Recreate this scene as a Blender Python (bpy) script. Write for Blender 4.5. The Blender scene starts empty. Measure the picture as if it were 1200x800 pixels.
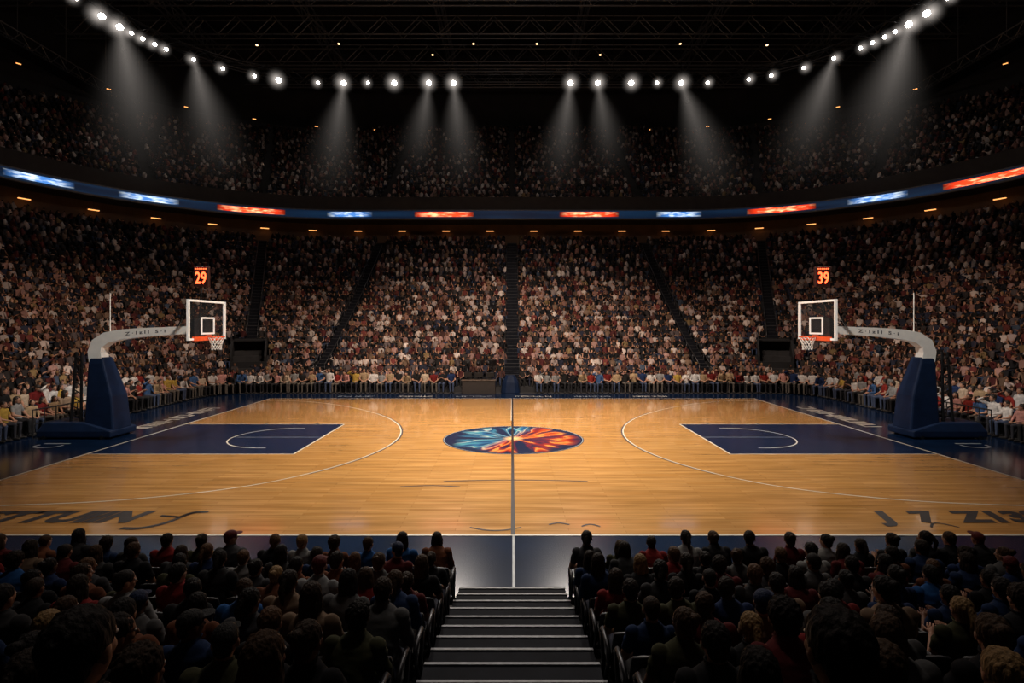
import bpy, math, random
import numpy as np
from mathutils import Vector, Matrix, Euler, noise as mnoise
random.seed(7); rng = np.random.default_rng(7)
S = bpy.context.scene; COL = S.collection
PI = math.pi; V = Vector

# ------------------------------------------------------------------ helpers
class MB:
    def __init__(s): s.v = []; s.f = []; s.m = []
    def add(s, vs, fs, m=0, M=None):
        b = len(s.v)
        s.v += [tuple(M @ V(p)) if M is not None else tuple(p) for p in vs]
        s.f += [tuple(b + i for i in f) for f in fs]; s.m += [m] * len(fs)
    def box(s, c, d, m=0, M=None):
        x, y, z = c; a, b, h = d[0]/2, d[1]/2, d[2]/2
        vs = [(x+i*a, y+j*b, z+k*h) for k in (-1, 1) for j in (-1, 1) for i in (-1, 1)]
        s.add(vs, [(0,2,3,1),(4,5,7,6),(0,1,5,4),(2,6,7,3),(0,4,6,2),(1,3,7,5)], m, M)
    def sweep(s, pts, rs, n=8, m=0, caps=True):
        pts = [V(p) for p in pts]
        if not isinstance(rs, (list, tuple)): rs = [rs]*len(pts)
        vs = []; fs = []; ref = None
        for i, p in enumerate(pts):
            t = (pts[min(i+1, len(pts)-1)] - pts[max(i-1, 0)])
            t = t.normalized() if t.length > 1e-9 else V((0,0,1))
            if ref is None: ref = V((0,0,1)) if abs(t.z) < .9 else V((1,0,0))
            a = (ref - t*ref.dot(t)).normalized(); ref = a; b = t.cross(a)
            vs += [tuple(p + (a*math.cos(2*PI*k/n) + b*math.sin(2*PI*k/n))*rs[i]) for k in range(n)]
        for i in range(len(pts)-1):
            for k in range(n):
                fs.append((i*n+k, i*n+(k+1) % n, (i+1)*n+(k+1) % n, (i+1)*n+k))
        if caps:
            fs.append(tuple(range(n))[::-1]); fs.append(tuple((len(pts)-1)*n+k for k in range(n)))
        s.add(vs, fs, m)
    def tube(s, a, b, r, r1=None, n=8, m=0): s.sweep([a, b], [r, r if r1 is None else r1], n, m)
    def capsule(s, a, b, r0, r1, n=12, m=0):
        a = V(a); b = V(b); t = (b-a).normalized(); pts = []; rs = []
        for k in range(4):
            q = PI/2*k/4; pts.append(a - t*r0*math.cos(q)); rs.append(max(r0*math.sin(q), 1e-4))
        pts += [a, b]; rs += [r0, r1]
        for k in range(1, 5):
            q = PI/2*k/4; pts.append(b + t*r1*math.sin(q)); rs.append(max(r1*math.cos(q), 1e-4))
        s.sweep(pts, rs, n, m)
    def ell(s, c, r, m=0, M=None, nu=16, nv=10):
        vs = [(c[0], c[1], c[2]+r[2])]
        for j in range(1, nv):
            t = PI*j/nv
            for i in range(nu):
                p = 2*PI*i/nu
                vs.append((c[0]+r[0]*math.sin(t)*math.cos(p), c[1]+r[1]*math.sin(t)*math.sin(p), c[2]+r[2]*math.cos(t)))
        vs.append((c[0], c[1], c[2]-r[2])); fs = []
        for i in range(nu):
            fs.append((0, 1+i, 1+(i+1) % nu))
            for j in range(nv-2):
                a = 1+j*nu
                fs.append((a+i, a+nu+i, a+nu+(i+1) % nu, a+(i+1) % nu))
            a = 1+(nv-2)*nu; fs.append((a+i, len(vs)-1, a+(i+1) % nu))
        s.add(vs, fs, m, M)
    def loft(s, secs, m=0, n=20):
        vs = []; fs = []
        for (c, rx, ry) in secs:
            for k in range(n):
                q = 2*PI*k/n; vs.append((c[0]+rx*math.cos(q), c[1]+ry*math.sin(q), c[2]))
        for i in range(len(secs)-1):
            for k in range(n): fs.append((i*n+k, i*n+(k+1) % n, (i+1)*n+(k+1) % n, (i+1)*n+k))
        fs.append(tuple(range(n))[::-1]); fs.append(tuple((len(secs)-1)*n+k for k in range(n)))
        s.add(vs, fs, m)
    def rect(s, x0, y0, x1, y1, z, m=0): s.add([(x0,y0,z),(x1,y0,z),(x1,y1,z),(x0,y1,z)], [(0,1,2,3)], m)
    def line(s, pts, w, z, m=0):           # flat painted strip on the floor
        n = len(pts); vs = []
        for i, p in enumerate(pts):
            a = V(pts[max(i-1,0)]); b = V(pts[min(i+1,n-1)]); t = (b-a).normalized(); q = V((-t.y, t.x))
            vs += [(p[0]+q.x*w/2, p[1]+q.y*w/2, z), (p[0]-q.x*w/2, p[1]-q.y*w/2, z)]
        s.add(vs, [(2*i+1, 2*i+3, 2*i+2, 2*i) for i in range(n-1)], m)
    def build(s, name, mats, parent=None, smooth=False, bevel=0, loc=None):
        me = bpy.data.meshes.new(name); me.from_pydata(s.v, [], s.f)
        for mt in (mats if isinstance(mats, (list, tuple)) else [mats]): me.materials.append(mt)
        me.polygons.foreach_set('material_index', s.m)
        me.polygons.foreach_set('use_smooth', [smooth]*len(s.f)); me.update()
        o = bpy.data.objects.new(name, me); COL.objects.link(o); o.parent = parent
        if loc: o.location = loc
        if bevel:
            b = o.modifiers.new('b', 'BEVEL'); b.width = bevel; b.segments = 2; b.limit_method = 'ANGLE'
        return o

def mesh_from(name, v, f, mats, mi=None, smooth=True):
    me = bpy.data.meshes.new(name); me.from_pydata([tuple(p) for p in v], [], f)
    for mt in mats: me.materials.append(mt)
    if mi is not None: me.polygons.foreach_set('material_index', list(mi))
    me.polygons.foreach_set('use_smooth', [smooth]*len(f)); me.update(); return me

def evald(me, mods):
    o = bpy.data.objects.new('t', me); COL.objects.link(o)
    for typ, kw in mods:
        md = o.modifiers.new(typ, typ)
        for k, v in kw.items(): setattr(md, k, v)
    bpy.context.view_layer.update()
    dg = bpy.context.evaluated_depsgraph_get(); e = o.evaluated_get(dg); m = e.to_mesh()
    v = np.zeros(len(m.vertices)*3); m.vertices.foreach_get('co', v); v = v.reshape(-1, 3)
    f = [tuple(p.vertices) for p in m.polygons]; mi = [p.material_index for p in m.polygons]
    nn = np.zeros(len(m.vertices)*3); m.vertices.foreach_get('normal', nn)
    e.to_mesh_clear(); bpy.data.objects.remove(o)
    return v, f, mi, nn.reshape(-1, 3)

def tag(o, label=None, cat=None, group=None, kind=None):
    if label: o['label'] = label
    if cat: o['category'] = cat
    if group: o['group'] = group
    if kind: o['kind'] = kind
    return o
def empty(name, loc=(0,0,0), rz=0, label=None, cat=None, group=None):
    o = bpy.data.objects.new(name, None); COL.objects.link(o); o.location = loc; o.rotation_euler = (0,0,rz)
    o.empty_display_size = .1
    return tag(o, label, cat, group)
def copy_tree(o, parent=None):
    c = o.copy(); COL.objects.link(c); c.parent = parent
    for ch in list(o.children): copy_tree(ch, c)
    return c

# ------------------------------------------------------------------ materials
def mat(name, col, rough=.6, metal=0, ns=8, nv=.15, bump=0, emit=0, objcol=False, attr=None, spec=.5, coat=0, alpha=1, stretch=None):
    m = bpy.data.materials.new(name); m.use_nodes = True; nt = m.node_tree; N = nt.nodes; L = nt.links
    b = N['Principled BSDF']; tc = N.new('ShaderNodeTexCoord'); nz = N.new('ShaderNodeTexNoise')
    nz.inputs['Scale'].default_value = ns; nz.inputs['Detail'].default_value = 3
    if stretch:
        mp = N.new('ShaderNodeMapping'); mp.inputs['Scale'].default_value = stretch
        L.new(tc.outputs['Object'], mp.inputs[0]); L.new(mp.outputs[0], nz.inputs['Vector'])
    else: L.new(tc.outputs['Object'], nz.inputs['Vector'])
    mr = N.new('ShaderNodeMapRange'); mr.inputs[1].default_value = .25; mr.inputs[2].default_value = .75
    mr.inputs[3].default_value = 1-nv; mr.inputs[4].default_value = 1+nv; L.new(nz.outputs['Fac'], mr.inputs[0])
    vm = N.new('ShaderNodeVectorMath'); vm.operation = 'SCALE'; vm.inputs[0].default_value = col[:3]
    L.new(mr.outputs[0], vm.inputs['Scale'])
    if objcol:
        oi = N.new('ShaderNodeObjectInfo'); L.new(oi.outputs['Color'], vm.inputs[0])
    if attr:
        at = N.new('ShaderNodeAttribute'); at.attribute_name = attr; L.new(at.outputs['Color'], vm.inputs[0])
    L.new(vm.outputs[0], b.inputs['Base Color'])
    b.inputs['Roughness'].default_value = rough; b.inputs['Metallic'].default_value = metal
    b.inputs['Specular IOR Level'].default_value = spec; b.inputs['Coat Weight'].default_value = coat
    b.inputs['Alpha'].default_value = alpha
    if emit: L.new(vm.outputs[0], b.inputs['Emission Color']); b.inputs['Emission Strength'].default_value = emit
    if bump:
        bp = N.new('ShaderNodeBump'); bp.inputs['Strength'].default_value = bump; bp.inputs['Distance'].default_value = .01
        L.new(nz.outputs['Fac'], bp.inputs['Height']); L.new(bp.outputs[0], b.inputs['Normal'])
    return m

def wood_mat():
    m = bpy.data.materials.new('maple_floor'); m.use_nodes = True; nt = m.node_tree; N = nt.nodes; L = nt.links
    b = N['Principled BSDF']; tc = N.new('ShaderNodeTexCoord')
    br = N.new('ShaderNodeTexBrick'); br.inputs['Scale'].default_value = 1
    br.inputs['Brick Width'].default_value = 2.4; br.inputs['Row Height'].default_value = .13
    br.inputs['Mortar Size'].default_value = .004
    br.inputs['Color1'].default_value = (.76,.41,.145,1); br.inputs['Color2'].default_value = (.62,.31,.095,1)
    br.inputs['Mortar'].default_value = (.42,.20,.065,1); L.new(tc.outputs['Object'], br.inputs['Vector'])
    mp = N.new('ShaderNodeMapping'); mp.inputs['Scale'].default_value = (.35, 3.5, 1); L.new(tc.outputs['Object'], mp.inputs[0])
    nz = N.new('ShaderNodeTexNoise'); nz.inputs['Scale'].default_value = 1.6; nz.inputs['Detail'].default_value = 6; L.new(mp.outputs[0], nz.inputs['Vector'])
    mr = N.new('ShaderNodeMapRange'); mr.inputs[1].default_value = .3; mr.inputs[2].default_value = .7; mr.inputs[3].default_value = .76; mr.inputs[4].default_value = 1.16
    L.new(nz.outputs['Fac'], mr.inputs[0]); vm = N.new('ShaderNodeVectorMath'); vm.operation = 'SCALE'
    L.new(br.outputs['Color'], vm.inputs[0]); L.new(mr.outputs[0], vm.inputs['Scale']); L.new(vm.outputs[0], b.inputs['Base Color'])
    r2 = N.new('ShaderNodeMapRange'); r2.inputs[3].default_value = .10; r2.inputs[4].default_value = .24
    L.new(nz.outputs['Fac'], r2.inputs[0]); L.new(r2.outputs[0], b.inputs['Roughness'])
    b.inputs['Coat Weight'].default_value = .8; b.inputs['Coat Roughness'].default_value = .08
    return m

def logo_mat(cx, cy, R):
    m = bpy.data.materials.new('centre_logo_paint'); m.use_nodes = True; nt = m.node_tree; N = nt.nodes; L = nt.links
    b = N['Principled BSDF']; tc = N.new('ShaderNodeTexCoord')
    mp = N.new('ShaderNodeMapping'); mp.inputs['Location'].default_value = (-cx/R, -cy/R, 0); mp.inputs['Scale'].default_value = (1/R, 1/R, 1)
    L.new(tc.outputs['Object'], mp.inputs[0])
    ln = N.new('ShaderNodeVectorMath'); ln.operation = 'LENGTH'; L.new(mp.outputs[0], ln.inputs[0])
    nm = N.new('ShaderNodeVectorMath'); nm.operation = 'NORMALIZE'; L.new(mp.outputs[0], nm.inputs[0])
    sx = N.new('ShaderNodeSeparateXYZ'); L.new(mp.outputs[0], sx.inputs[0])
    sn = N.new('ShaderNodeSeparateXYZ'); L.new(nm.outputs[0], sn.inputs[0])
    h = N.new('ShaderNodeMath'); h.operation = 'MULTIPLY'; L.new(ln.outputs['Value'], h.inputs[0]); h.inputs[1].default_value = .45
    cb = N.new('ShaderNodeCombineXYZ'); L.new(sn.outputs['X'], cb.inputs[0]); L.new(sn.outputs['Y'], cb.inputs[1]); L.new(h.outputs[0], cb.inputs[2])
    nz = N.new('ShaderNodeTexNoise'); nz.inputs['Scale'].default_value = 2.8; nz.inputs['Detail'].default_value = 1.5
    L.new(cb.outputs[0], nz.inputs['Vector'])
    def ramp(stops, interp='LINEAR'):
        cr = N.new('ShaderNodeValToRGB'); cr.color_ramp.interpolation = interp; e = cr.color_ramp.elements
        e[0].position = stops[0][0]; e[0].color = stops[0][1]; e[1].position = stops[-1][0]; e[1].color = stops[-1][1]
        for p, c in stops[1:-1]:
            q = e.new(p); q.color = c
        return cr
    nav = (.007,.016,.055,1)
    A = ramp([(.36,nav),(.41,(.015,.09,.24,1)),(.46,(.07,.28,.36,1)),(.485,(.40,.46,.44,1)),(.505,(.010,.04,.13,1)),(.57,(.03,.16,.28,1)),(.63,nav)])
    Bq = ramp([(.35,nav),(.40,(.24,.015,.012,1)),(.45,(.55,.08,.015,1)),(.48,(.75,.30,.07,1)),(.505,(.30,.02,.015,1)),(.55,nav),(.60,(.16,.012,.03,1)),(.66,nav)])
    L.new(nz.outputs['Fac'], A.inputs[0]); L.new(nz.outputs['Fac'], Bq.inputs[0])
    mk = N.new('ShaderNodeMath'); mk.operation = 'MULTIPLY_ADD'; mk.use_clamp = True
    mka = N.new('ShaderNodeMath'); mka.operation = 'MULTIPLY_ADD'; L.new(sx.outputs['Y'], mka.inputs[0]); mka.inputs[1].default_value = -.5; L.new(sx.outputs['X'], mka.inputs[2])
    L.new(mka.outputs[0], mk.inputs[0]); mk.inputs[1].default_value = 5; mk.inputs[2].default_value = .8
    m0 = N.new('ShaderNodeMix'); m0.data_type = 'RGBA'; L.new(mk.outputs[0], m0.inputs[0]); L.new(A.outputs[0], m0.inputs[6]); L.new(Bq.outputs[0], m0.inputs[7])
    rg = N.new('ShaderNodeMath'); rg.operation = 'MULTIPLY_ADD'; L.new(nz.outputs['Fac'], rg.inputs[0]); rg.inputs[1].default_value = .9; L.new(ln.outputs['Value'], rg.inputs[2])
    c3 = ramp([(.86,(0,0,0,1)),(1,(1,1,1,1))])
    sb = N.new('ShaderNodeMath'); sb.operation = 'SUBTRACT'; L.new(rg.outputs[0], sb.inputs[0]); sb.inputs[1].default_value = .36; L.new(sb.outputs[0], c3.inputs[0])
    m1 = N.new('ShaderNodeMix'); m1.data_type = 'RGBA'; L.new(c3.outputs[0], m1.inputs[0]); L.new(m0.outputs[2], m1.inputs[6]); m1.inputs[7].default_value = nav
    c2 = ramp([(.04,(1,1,1,1)),(.17,(0,0,0,1))]); L.new(ln.outputs['Value'], c2.inputs[0])
    mx = N.new('ShaderNodeMix'); mx.data_type = 'RGBA'; L.new(c2.outputs[0], mx.inputs[0]); L.new(m1.outputs[2], mx.inputs[6]); mx.inputs[7].default_value = (.8,.5,.25,1)
    L.new(mx.outputs[2], b.inputs['Base Color']); b.inputs['Roughness'].default_value = .28
    return m

def glow_mat(name, fn):  # volume that emits by itself, imitating light scattered in haze
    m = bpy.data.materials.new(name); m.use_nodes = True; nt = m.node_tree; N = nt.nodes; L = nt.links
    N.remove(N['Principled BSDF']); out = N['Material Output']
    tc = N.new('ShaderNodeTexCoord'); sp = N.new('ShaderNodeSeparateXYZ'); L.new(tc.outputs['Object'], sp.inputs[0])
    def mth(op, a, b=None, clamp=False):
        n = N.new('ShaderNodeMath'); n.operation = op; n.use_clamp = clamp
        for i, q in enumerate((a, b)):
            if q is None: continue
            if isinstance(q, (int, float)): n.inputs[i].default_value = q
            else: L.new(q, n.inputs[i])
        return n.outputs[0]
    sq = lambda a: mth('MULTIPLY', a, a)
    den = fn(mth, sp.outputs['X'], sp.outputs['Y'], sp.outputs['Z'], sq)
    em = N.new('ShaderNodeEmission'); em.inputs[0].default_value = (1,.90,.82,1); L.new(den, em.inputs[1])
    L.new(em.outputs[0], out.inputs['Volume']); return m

def led_mat(name, base, hot, strength, lo=.46, hi=.6, sc=(1.2,1.2,5), fade=False):
    m = bpy.data.materials.new(name); m.use_nodes = True; nt = m.node_tree; N = nt.nodes; L = nt.links
    b = N['Principled BSDF']; tc = N.new('ShaderNodeTexCoord'); mp = N.new('ShaderNodeMapping'); mp.inputs['Scale'].default_value = sc
    L.new(tc.outputs['Object'], mp.inputs[0]); nz = N.new('ShaderNodeTexNoise'); nz.inputs['Scale'].default_value = 1.1; nz.inputs['Detail'].default_value = 3
    L.new(mp.outputs[0], nz.inputs['Vector']); cr = N.new('ShaderNodeValToRGB')
    cr.color_ramp.elements[0].position = lo; cr.color_ramp.elements[0].color = base; cr.color_ramp.elements[1].position = hi; cr.color_ramp.elements[1].color = hot
    L.new(nz.outputs['Fac'], cr.inputs[0]); L.new(cr.outputs[0], b.inputs['Emission Color']); b.inputs['Emission Strength'].default_value = strength
    if fade:
        at = N.new('ShaderNodeAttribute'); at.attribute_name = 'fade'; mu = N.new('ShaderNodeMath'); mu.operation = 'MULTIPLY'; mu.inputs[1].default_value = strength
        L.new(at.outputs['Fac'], mu.inputs[0]); L.new(mu.outputs[0], b.inputs['Emission Strength'])
    b.inputs['Base Color'].default_value = (.01,.01,.02,1); return m

MT = dict(
 wood=wood_mat(), apron=mat('navy_apron',(.004,.015,.048),.16,ns=1.5,nv=.25,spec=.5), key=mat('navy_key_paint',(.007,.018,.062),.2,ns=2,nv=.2),
 white=mat('white_line_paint',(.68,.63,.56),.35,ns=3,nv=.12), ink=mat('dark_floor_lettering',(.025,.018,.02),.5,ns=4,nv=.3,spec=.2), dim=mat('faded_white_lettering',(.30,.33,.37),.4,ns=5,nv=.3), arcd=mat('dark_arc_paint',(.06,.05,.07),.4,ns=3),
 conc=mat('dark_concrete',(.026,.025,.027),.8,ns=1.5,nv=.3,bump=.2), cwall=mat('concourse_wall',(.14,.08,.045),.8,ns=.7,nv=.3), step=mat('dark_step',(.010,.011,.016),.85,ns=4,nv=.3,spec=.12), nose=mat('step_nosing',(.34,.35,.38),.6,ns=12,nv=.3), nose2=mat('dark_step_edge',(.05,.05,.055),.6,ns=6,nv=.3),  # nose2 is a darker nosing for the bowl aisles
 wall=mat('black_wall',(.012,.012,.014),.85,ns=.6,nv=.4), roof=mat('black_roof',(.010,.010,.012),.9,ns=.3,nv=.4), steel=mat('dark_steel',(.13,.125,.125),.5,.2,ns=3,nv=.3),
 rail=mat('grey_rail',(.06,.06,.065),.4,.7,ns=5), seat=mat('black_plastic',(.012,.012,.015),.45,ns=6,nv=.3,bump=.05,spec=.4), seatf=mat('seat_metal',(.05,.05,.055),.4,.7),
 pad=mat('navy_padding',(.006,.017,.052),.5,ns=3,nv=.25,bump=.1,spec=.3), arm=mat('white_painted_steel',(.86,.84,.80),.35,ns=4,nv=.06,emit=.05), spot=mat('dark_decal',(.06,.06,.08),.5),  # arm emits slightly, imitating light on its white side
 frame=mat('white_frame',(.88,.86,.83),.4,nv=.04,emit=.18), rim=mat('orange_rim',(.75,.09,.02),.4,emit=.2), net=mat('white_net',(.85,.83,.8),.8,nv=.05,emit=.06), blk=mat('black_metal',(.015,.015,.017),.4,.3),  # frame, rim and net glow faintly in place of light falling on them
 digit=mat('red_digits',(1,.07,.02),.5,nv=.02,emit=6), clockface=mat('clock_face',(.04,.010,.008),.5), lamp=mat('lamp_lens',(1,.93,.84),.3,nv=.01,emit=40), warm=mat('warm_lamp',(1,.40,.11),.4,nv=.05,emit=1.7), warm2=mat('small_warm_lamp',(1,.6,.3),.4,nv=.05,emit=4),
 shirt=mat('cloth',(1,1,1),.9,ns=9,nv=.3,bump=.8,objcol=True,spec=.15), trous=mat('trouser_cloth',(1,1,1),.85,ns=12,nv=.25,bump=.4,objcol=True), skin=mat('skin',(1,1,1),.6,ns=20,nv=.06,objcol=True,spec=.3),
 hair=mat('hair',(1,1,1),.7,ns=70,nv=.5,bump=1.0,objcol=True,stretch=(1,1,.25),spec=.2), shoe=mat('shoe_leather',(.03,.028,.028),.5), eye=mat('eye_white',(.7,.68,.65),.3,nv=.02), pupil=mat('pupil',(.02,.012,.01),.2),
 fskin=mat('crowd_skin',(.45,.24,.16),.6), fhair=mat('crowd_hair',(.018,.012,.009),.6), crowd=mat('crowd_colours',(1,1,1),.85,ns=5,nv=.15,attr='col',spec=.2),
 table=mat('brown_table_skirt',(.03,.022,.018),.6), desk=mat('table_top',(.11,.08,.06),.4), screen=mat('monitor_screen',(.15,.25,.4),.3,emit=.4),
 ribbon=led_mat('ribbon_blue',(.002,.007,.020,1),(.005,.022,.055,1),1.0,.35,.7,(.1,.1,1.5)), ledr=led_mat('ribbon_red',(.9,.045,.01,1),(1,.42,.20,1),2.3,.47,.66,fade=True), ledw=led_mat('ribbon_white',(.06,.20,.55,1),(.75,.88,1,1),1.6,.42,.66,fade=True))
FT = [mat('dark_trousers',(.03,.03,.04),.8), mat('black_trousers',(.015,.015,.018),.8), mat('blue_jeans',(.05,.07,.13),.8), mat('grey_trousers',(.12,.105,.09),.8)]
gm = bpy.data.materials.new('clear_backboard'); gm.use_nodes = True; g = gm.node_tree.nodes['Principled BSDF']
g.inputs['Base Color'].default_value = (.3,.32,.35,1); g.inputs['Roughness'].default_value = .1
nzg = gm.node_tree.nodes.new('ShaderNodeTexNoise'); mrg = gm.node_tree.nodes.new('ShaderNodeMapRange'); mrg.inputs[3].default_value = .01; mrg.inputs[4].default_value = .03
gm.node_tree.links.new(nzg.outputs['Fac'], mrg.inputs[0]); gm.node_tree.links.new(mrg.outputs[0], g.inputs['Alpha']); MT['glass'] = gm

NW = ['zero','one','two','three','four','five','six','seven','eight','nine','ten']
def ordw(n):
    a = ['zeroth','first','second','third','fourth','fifth','sixth','seventh','eighth','ninth','tenth','eleventh','twelfth','thirteenth','fourteenth','fifteenth','sixteenth','seventeenth','eighteenth','nineteenth']
    if n < 20: return a[n]
    t = {2:'twent',3:'thirt',4:'fort',5:'fift',6:'sixt',7:'sevent'}[n//10]
    return t+'ieth' if n % 10 == 0 else t+'y-'+a[n % 10]

# ------------------------------------------------------------------ court
Y0, Y1, XH = 10.94, 31.29, 14.33
def pseudo(mb, x, y, w, h, n, m, z, ang=0, seed=0, thick=.16):
    """blocky letter-like strokes, like the unreadable lettering of the photograph"""
    r = random.Random(seed); ca, sa = math.cos(ang), math.sin(ang); cw = w/n
    def P(u, v): return (x+u*ca-v*sa, y+u*sa+v*ca)
    for i in range(n):
        u0 = i*cw+cw*.1; u1 = (i+1)*cw-cw*.1; t = h*thick
        strokes = [((u0,0),(u0,h)), ((u1,0),(u1,h)), ((u0,h-t/2),(u1,h-t/2)), ((u0,t/2),(u1,t/2)), ((u0,h/2),(u1,h/2)), (((u0+u1)/2,0),((u0+u1)/2,h))]
        for s in r.sample(strokes, r.choice([2,3,3,4])): mb.line([P(*s[0]), P(*s[1])], t, z, m)
def text_mesh(body, size, off=0):
    cu = bpy.data.curves.new('t', 'FONT'); cu.body = body; cu.size = size; cu.resolution_u = 3; cu.extrude = 0; cu.align_x = 'CENTER'; cu.align_y = 'CENTER'; cu.offset = off
    o = bpy.data.objects.new('t', cu); COL.objects.link(o); bpy.context.view_layer.update()
    dg = bpy.context.evaluated_depsgraph_get(); me = bpy.data.meshes.new_from_object(o.evaluated_get(dg)); bpy.data.objects.remove(o)
    return [tuple(v.co) for v in me.vertices], [tuple(p.vertices) for p in me.polygons]
def catmull(P, n=8):
    P = [P[0]]+P+[P[-1]]; out = []
    for i in range(1, len(P)-2):
        p0, p1, p2, p3 = [V((*q, 0)) for q in P[i-1:i+3]]
        for k in range(n):
            t = k/n; q = .5*((2*p1)+(p2-p0)*t+(2*p0-5*p1+4*p2-p3)*t*t+(-p0+3*p1-3*p2+p3)*t**3); out.append((q.x, q.y))
    return out+[P[-1]]
CL = (0.05, 20.25)
fl = MB(); mats = [MT['apron'], MT['wood'], MT['key'], MT['white'], MT['ink'], MT['dim'], logo_mat(CL[0], CL[1], 2.6), MT['arcd']]
fl.box((0, 20.9, -.03), (37.6, 25.4, .06), 0)
fl.rect(-XH, Y0, XH, Y1, .003, 1)
ARC = catmull([(-14.33,12.6),(-12.3,12.72),(-9.6,13.15),(-7.1,14.3),(-5.45,16.2),(-4.55,18.5),(-4.42,20.9),(-5.1,23.4),(-6.6,25.9),(-9.0,28.4),(-11.7,30.1),(-14.33,30.6)])
for s in (-1, 1):
    xa, xb = sorted((s*XH, s*7.35)); fl.rect(xa, 17.8, xb, 23.2, .006, 2)
    for yy in (17.8, 23.2): fl.line([(xa, yy), (xb, yy)], .06, .009, 3)
    fl.line([(s*7.35, 17.8), (s*7.35, 23.2)], .06, .009, 3)
    fl.line([(s*(9.0+1.8*math.cos(a)), 20.5+1.8*math.sin(a)) for a in np.linspace(-PI*.55, PI*.55, 30)], .05, .009, 3)
    fl.line([(s*10.8, 20.5), (s*7.35, 20.5)], .035, .009, 5)
    arc = [(-s*x, y) for x, y in ARC]; n_ = len(arc)
    fl.line(arc, .05, .0092, 3); fl.line([(p[0]-s*.05, p[1]) for p in arc[n_//3:n_*3//4]], .06, .009, 7)
    fl.line([(s*XH, Y0), (s*XH, Y1)], .08, .009, 3)
    for k in range(4): fl.rect(s*(8.6+k*1.1)-.06, 23.25, s*(8.6+k*1.1)+.06, 23.5, .009, 4)
for yy in (Y0, Y1): fl.line([(-XH, yy), (XH, yy)], .08, .0095, 3)
def disc(mb, c, r, z, m, n=64): mb.add([(c[0]+r*math.cos(2*PI*k/n), c[1]+r*math.sin(2*PI*k/n)*.93, z) for k in range(n)], [tuple(range(n))], m)
disc(fl, CL, 2.68, .008, 2); disc(fl, CL, 2.56, .010, 6)
fl.line([(CL[0]+2.64*math.cos(a), CL[1]+2.64*.93*math.sin(a)) for a in np.linspace(0, 2*PI, 65)], .03, .012, 5)
fl.line([(0.02, Y0), (0.02, Y1)], .085, .0125, 4); fl.line([(-.035, 24), (-.035, Y1)], .03, .013, 3)
fl.line([(.03, 8.6), (.03, Y0)], .045, .004, 5)
for x0, x1, y, sg in ((-1.9, 2.1, 14.7, .12), (-3.0,-1.4,14.2,.1), (-.9,.2,11.35,-.18), (.8,1.25,11.5,.1), (1.5,1.9,11.4,.12), (9.0,9.6,11.35,.25), (3.2,3.9,24.8,.2)):
    fl.line([(x0+(x1-x0)*t, y+sg*math.sin(PI*t)) for t in np.linspace(0,1,14)], .05, .010, 4)
def floor_text(body, x, y, sx_, sy_, off=.06, slant=.25):
    tv, tf = text_mesh(body, 1.0, off); fl.add([(x+p[0]*sx_+p[1]*slant, y+p[1]*sy_, .0105) for p in tv], tf, 4)
floor_text('STTUIIN', -10.2, 11.95, 1.0, .95)
fl.line(catmull([(-8.35,11.3),(-7.95,11.3),(-7.6,11.6),(-7.4,12.2),(-7.05,12.3)]), .13, .0107, 4); fl.line([(-8.0,12.05), (-7.5,11.95)], .09, .0107, 4)
floor_text('J  7  Z13S', 10.2, 11.95, .95, .95)
pseudo(fl, -11.2, 30.7, 3.0, .45, 8, 4, .0105, 0, 3, .12); pseudo(fl, 8.0, 30.7, 3.3, .45, 9, 4, .0105, 0, 4, .12)
pseudo(fl, -15.3, 22.2, 5.6, .75, 10, 3, .004, PI/2, 5); pseudo(fl, 15.1, 28.2, 5.6, .75, 10, 3, .004, -PI/2, 6)
for k in range(6): pseudo(fl, -10.6+k*3.6, 32.1, 2.2, .42, 6, 3 if k % 2 else 5, .004, 0, 20+k)
for s in (-1, 1):
    c = (s*16.7, 19.1); fl.line([(c[0]+.45*math.cos(a), c[1]+.35*math.sin(a)) for a in np.linspace(PI*.9, 2*PI+.2, 16)], .09, .004, 5)
    fl.line([(c[0]-.45, c[1]+.3), (c[0]+.5, c[1]+.3)], .1, .004, 5)
tag(fl.build('floor', mats), 'polished maple basketball court with navy keys and navy apron', 'floor', kind='structure')
bf = MB(); bf.box((0, 33, -.16), (130, 96, .2)); tag(bf.build('floor', MT['conc']), 'dark concrete arena floor under the stands', 'floor', kind='structure')

# ------------------------------------------------------------------ bowl path
CX, CY = 16.0, 31.0
def stations(r, y0=12, step=2.0, nar=16):
    st = [('R', y) for y in np.arange(y0, CY, step)] + [('AR', t) for t in np.linspace(0, PI/2, nar)] + [('F', x) for x in np.linspace(CX, -CX, 9)[1:-1]] + [('AL', t) for t in np.linspace(0, PI/2, nar)] + [('L', y) for y in np.arange(y0, CY, step)[::-1]]
    return st
def PT(st, r):
    k, t = st
    if k == 'R': return (CX+r, t, 1, 0)
    if k == 'AR': return (CX+r*math.cos(t), CY+r*math.sin(t), math.cos(t), math.sin(t))
    if k == 'F': return (t, CY+r, 0, 1)
    if k == 'AL': return (-CX-r*math.sin(t), CY+r*math.cos(t), -math.sin(t), math.cos(t))
    return (-CX-r, t, -1, 0)
def bowl_sweep(mb, prof, sts, m=0, closed=False, mfun=None):
    vs = []; n = len(prof)
    for st in sts:
        for (r, z) in prof:
            p = PT(st, r); vs.append((p[0], p[1], z))
    b = len(mb.v); mb.v += vs
    for i in range(len(sts)-1):
        for k in range(n if closed else n-1):
            k2 = (k+1) % n; mb.f.append((b+i*n+k, b+(i+1)*n+k, b+(i+1)*n+k2, b+i*n+k2)); mb.m.append(mfun(k) if mfun else m)
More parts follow.
